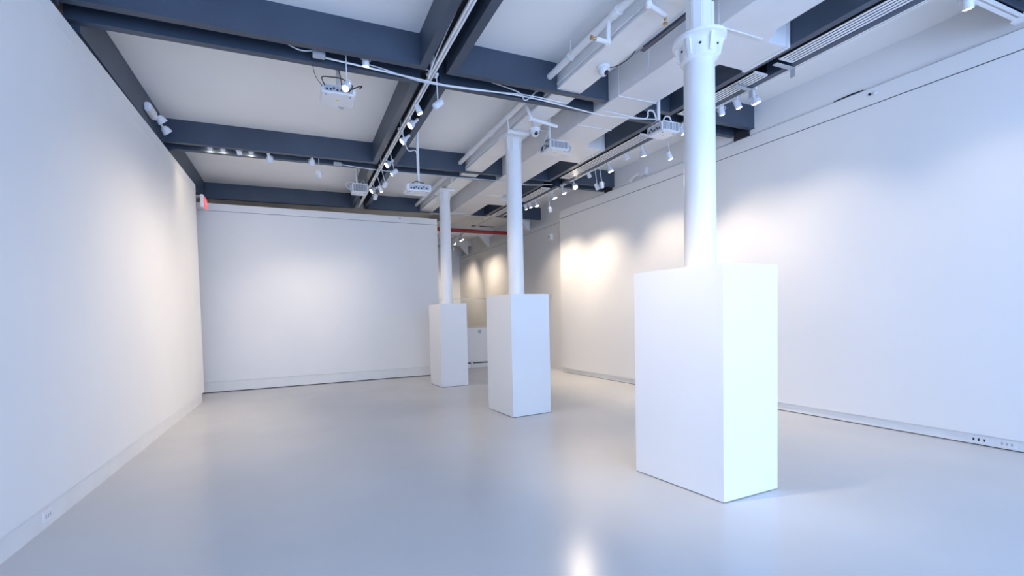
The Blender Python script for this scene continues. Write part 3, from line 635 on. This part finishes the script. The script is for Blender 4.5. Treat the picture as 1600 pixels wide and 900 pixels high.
obj('mount_arm', G().add([(-1.56, 8.66, 3.48), (-1.40, 8.66, 3.48), (-1.40, 8.66, 3.51), (-1.53, 8.66, 3.51), (-1.53, 8.66, 3.67), (-1.56, 8.66, 3.67), (-1.56, 8.78, 3.48), (-1.40, 8.78, 3.48), (-1.40, 8.78, 3.51), (-1.53, 8.78, 3.51), (-1.53, 8.78, 3.67), (-1.56, 8.78, 3.67)], [(0, 1, 2, 3, 4, 5), (11, 10, 9, 8, 7, 6), (0, 6, 7, 1), (1, 7, 8, 2), (2, 8, 9, 3), (3, 9, 10, 4), (4, 10, 11, 5), (5, 11, 6, 0)]), 'grey_plastic', t)

# outlets, hooks, wall devices
def outlet(label, cx, cy, cz, sgn, w=0.11, h=0.075, dark=True):
    t = thing('wall_outlet', label, 'outlet', (cx, cy, cz - h / 2))
    obj('cover_plate', G().box(cx - 0.003, cx + 0.003, cy - w / 2, cy + w / 2, cz - h / 2, cz + h / 2), 'white_plastic', t, 0.0015)
    for k in (-1, 0, 1):
        obj('socket_slot', G().box(cx + sgn * 0.002, cx + sgn * 0.0045, cy + k * w * 0.24 - 0.006, cy + k * w * 0.24 + 0.006, cz - 0.012, cz + 0.012), 'black' if dark else 'grey_plastic', t)
outlet('white socket plate low on the left baseboard', xl(3.62) - 0.014, 3.62, 0.072, 1, dark=False)
outlet('white socket plate with dark holes low on the right baseboard', xr(2.03) + 0.016, 2.03, 0.052, -1, w=0.14, h=0.07)
outlet('plain white socket plate on the right baseboard, nearest the camera', xr(1.86) + 0.016, 1.86, 0.052, -1, w=0.12, h=0.07, dark=False)
t = tag(obj('wall_hook', G().lathe([(0.014, 0), (0.010, 0.02), (0.018, 0.03), (0.004, 0.034)], 14, frame(Vector((2.22, yb(2.22) + 0.002, 3.50)), Vector((0, -1, -0.4)))), 'grey_plastic'), 'small dark knob near the top of the back wall', 'hook')
t = thing('wall_hole', 'dark torn slot in the plaster above the right head board', 'wall damage', (xr(3.05) + 0.05, 3.05, 3.64))
obj('dark_cut', G().prism([(2.92, 3.645), (3.10, 3.650), (3.22, 3.640), (3.20, 3.668), (3.02, 3.672), (2.93, 3.664)], 0, 0.008, Matrix(((0, 0, -1, xr(3.05) + 0.052), (1, 0, 0, 0), (0, 1, 0, 0), (0, 0, 0, 1)))), 'black', t)
t = thing('motion_sensor', 'small white sensor with a dark side on the right head board', 'sensor', (xr(2.82), 2.82, 3.56))
obj('sensor_body', G().lathe([(0.016, 0), (0.016, 0.016), (0.010, 0.022)], 16, frame(Vector((xr(2.82) + 0.004, 2.80, 3.565)), Vector((-1, 0, 0)))), 'white_plastic', t)
obj('sensor_eye', G().lathe([(0.012, 0), (0.012, 0.012)], 12, frame(Vector((xr(2.85) + 0.004, 2.85, 3.57)), Vector((-1, 0, 0)))), 'black', t)
t = thing('conduit_box', 'white electrical box with bent pipes above the right head board', 'junction box', (5.72, 6.1, 3.64))
obj('box_body', G().box(xr(6.0) - 0.0 + 0.03, xr(6.0) + 0.10, 5.98, 6.14, 3.70, 3.83), 'white_plastic', t, 0.008)
obj('pipe', G().tube(curve([(xr(6.1) + 0.04, 6.14, 3.74), (xr(6.2) + 0.03, 6.30, 3.74), (xr(6.3) + 0.03, 6.40, 3.68), (xr(6.4) + 0.03, 6.62, 3.66)]), 0.015).tube(curve([(xr(6.1) + 0.04, 6.14, 3.78), (xr(6.2) + 0.03, 6.26, 3.72), (xr(6.3) + 0.03, 6.34, 3.65)]), 0.015), 'white_paint', t)
t = thing('wall_speaker', 'small white wall speaker just past the end of the right wall', 'speaker', (5.72, 8.98, 3.05))
obj('speaker_body', G().add([(5.76, 8.92, 3.06), (5.76, 9.04, 3.06), (5.76, 9.04, 3.22), (5.76, 8.92, 3.22), (5.70, 8.94, 3.10), (5.70, 9.02, 3.10), (5.68, 9.02, 3.21), (5.68, 8.94, 3.21)],
    [(0, 3, 2, 1), (4, 5, 6, 7), (0, 1, 5, 4), (1, 2, 6, 5), (2, 3, 7, 6), (3, 0, 4, 7)]), 'white_plastic', t, 0.006)
obj('grille', G().box(5.684, 5.690, 8.95, 9.01, 3.13, 3.20), 'grey_plastic', t)
t = thing('wall_switch', 'small grey switch plate on the wall past the right panel', 'switch', (5.755, 9.04, 1.70))
obj('switch_plate', G().box(5.752, 5.760, 9.00, 9.09, 1.69, 1.81), 'white_plastic', t, 0.002)
obj('rocker', G().box(5.746, 5.753, 9.03, 9.06, 1.72, 1.78), 'grey_plastic', t)

# ------------------------------------------------------------------ the rear room
t = thing('fire_pipe', 'red painted sprinkler main crossing behind the columns', 'pipe', (4.5, 10.45, 3.50))
obj('pipe_run', G().cyl((-2.9, 10.45, 3.58), (5.75, 10.45, 3.49), 0.048, n=20), 'red_paint', t)
obj('coupling', G().cyl((5.62, 10.45, 3.491), (5.74, 10.45, 3.49), 0.062, n=20), 'red_paint', t)
obj('coupling', G().cyl((3.20, 10.45, 3.517), (3.30, 10.45, 3.516), 0.060, n=20), 'red_paint', t)
t = thing('low_wall', 'white waist-high partition with a cream ledge in the rear room', 'partition', (5.0, 10.45, 0))
obj('front_panel', G().box(4.08, 5.76, 10.42, 10.56, 0.13, 1.02), 'wall', t, 0.004)
obj('plinth_board', G().box(4.06, 5.76, 10.36, 10.58, 0.0, 0.10), 'trim', t, 0.003)
obj('dark_gap', G().box(4.10, 5.76, 10.44, 10.56, 0.10, 0.13), 'black', t)
obj('ledge', G().box(4.04, 5.76, 10.40, 10.72, 1.02, 1.10), 'cream', t, 0.004)
obj('end_post', G().box(4.17, 4.215, 10.33, 10.37, 0.0, 0.17), 'trim', t, 0.004)
obj('badge', G().cyl((4.46, 10.421, 0.92), (4.46, 10.412, 0.92), 0.05, n=20), 'grey_plastic', t)
t = thing('glass_screen', 'clear glass screen with a thin metal top edge in the rear room', 'glass screen', (4.6, 11.2, 0))
obj('pane', G().box(3.2, 4.02, 11.2, 11.206, 0.02, 1.80), 'glass', t)
obj('pane', G().box(4.03, 5.74, 11.2, 11.206, 0.02, 1.80), 'glass', t)
obj('top_rail', G().box(3.2, 5.74, 11.195, 11.212, 1.80, 1.812), 'metal', t)
obj('mullion', G().box(4.02, 4.03, 11.195, 11.212, 0.0, 1.80), 'metal', t)
tag(obj('ceiling_slot', G().box(5.0, 5.74, 12.05, 12.13, ZC - 0.012, ZC - 0.001), 'black'), 'long dark slot vent in the rear room ceiling', 'air vent')
struct('wall_rear_panel', G().box(2.4, 5.2, 14.6, 14.7, 0, 3.3), 'wall', 'white panel standing before the far wall of the rear room')
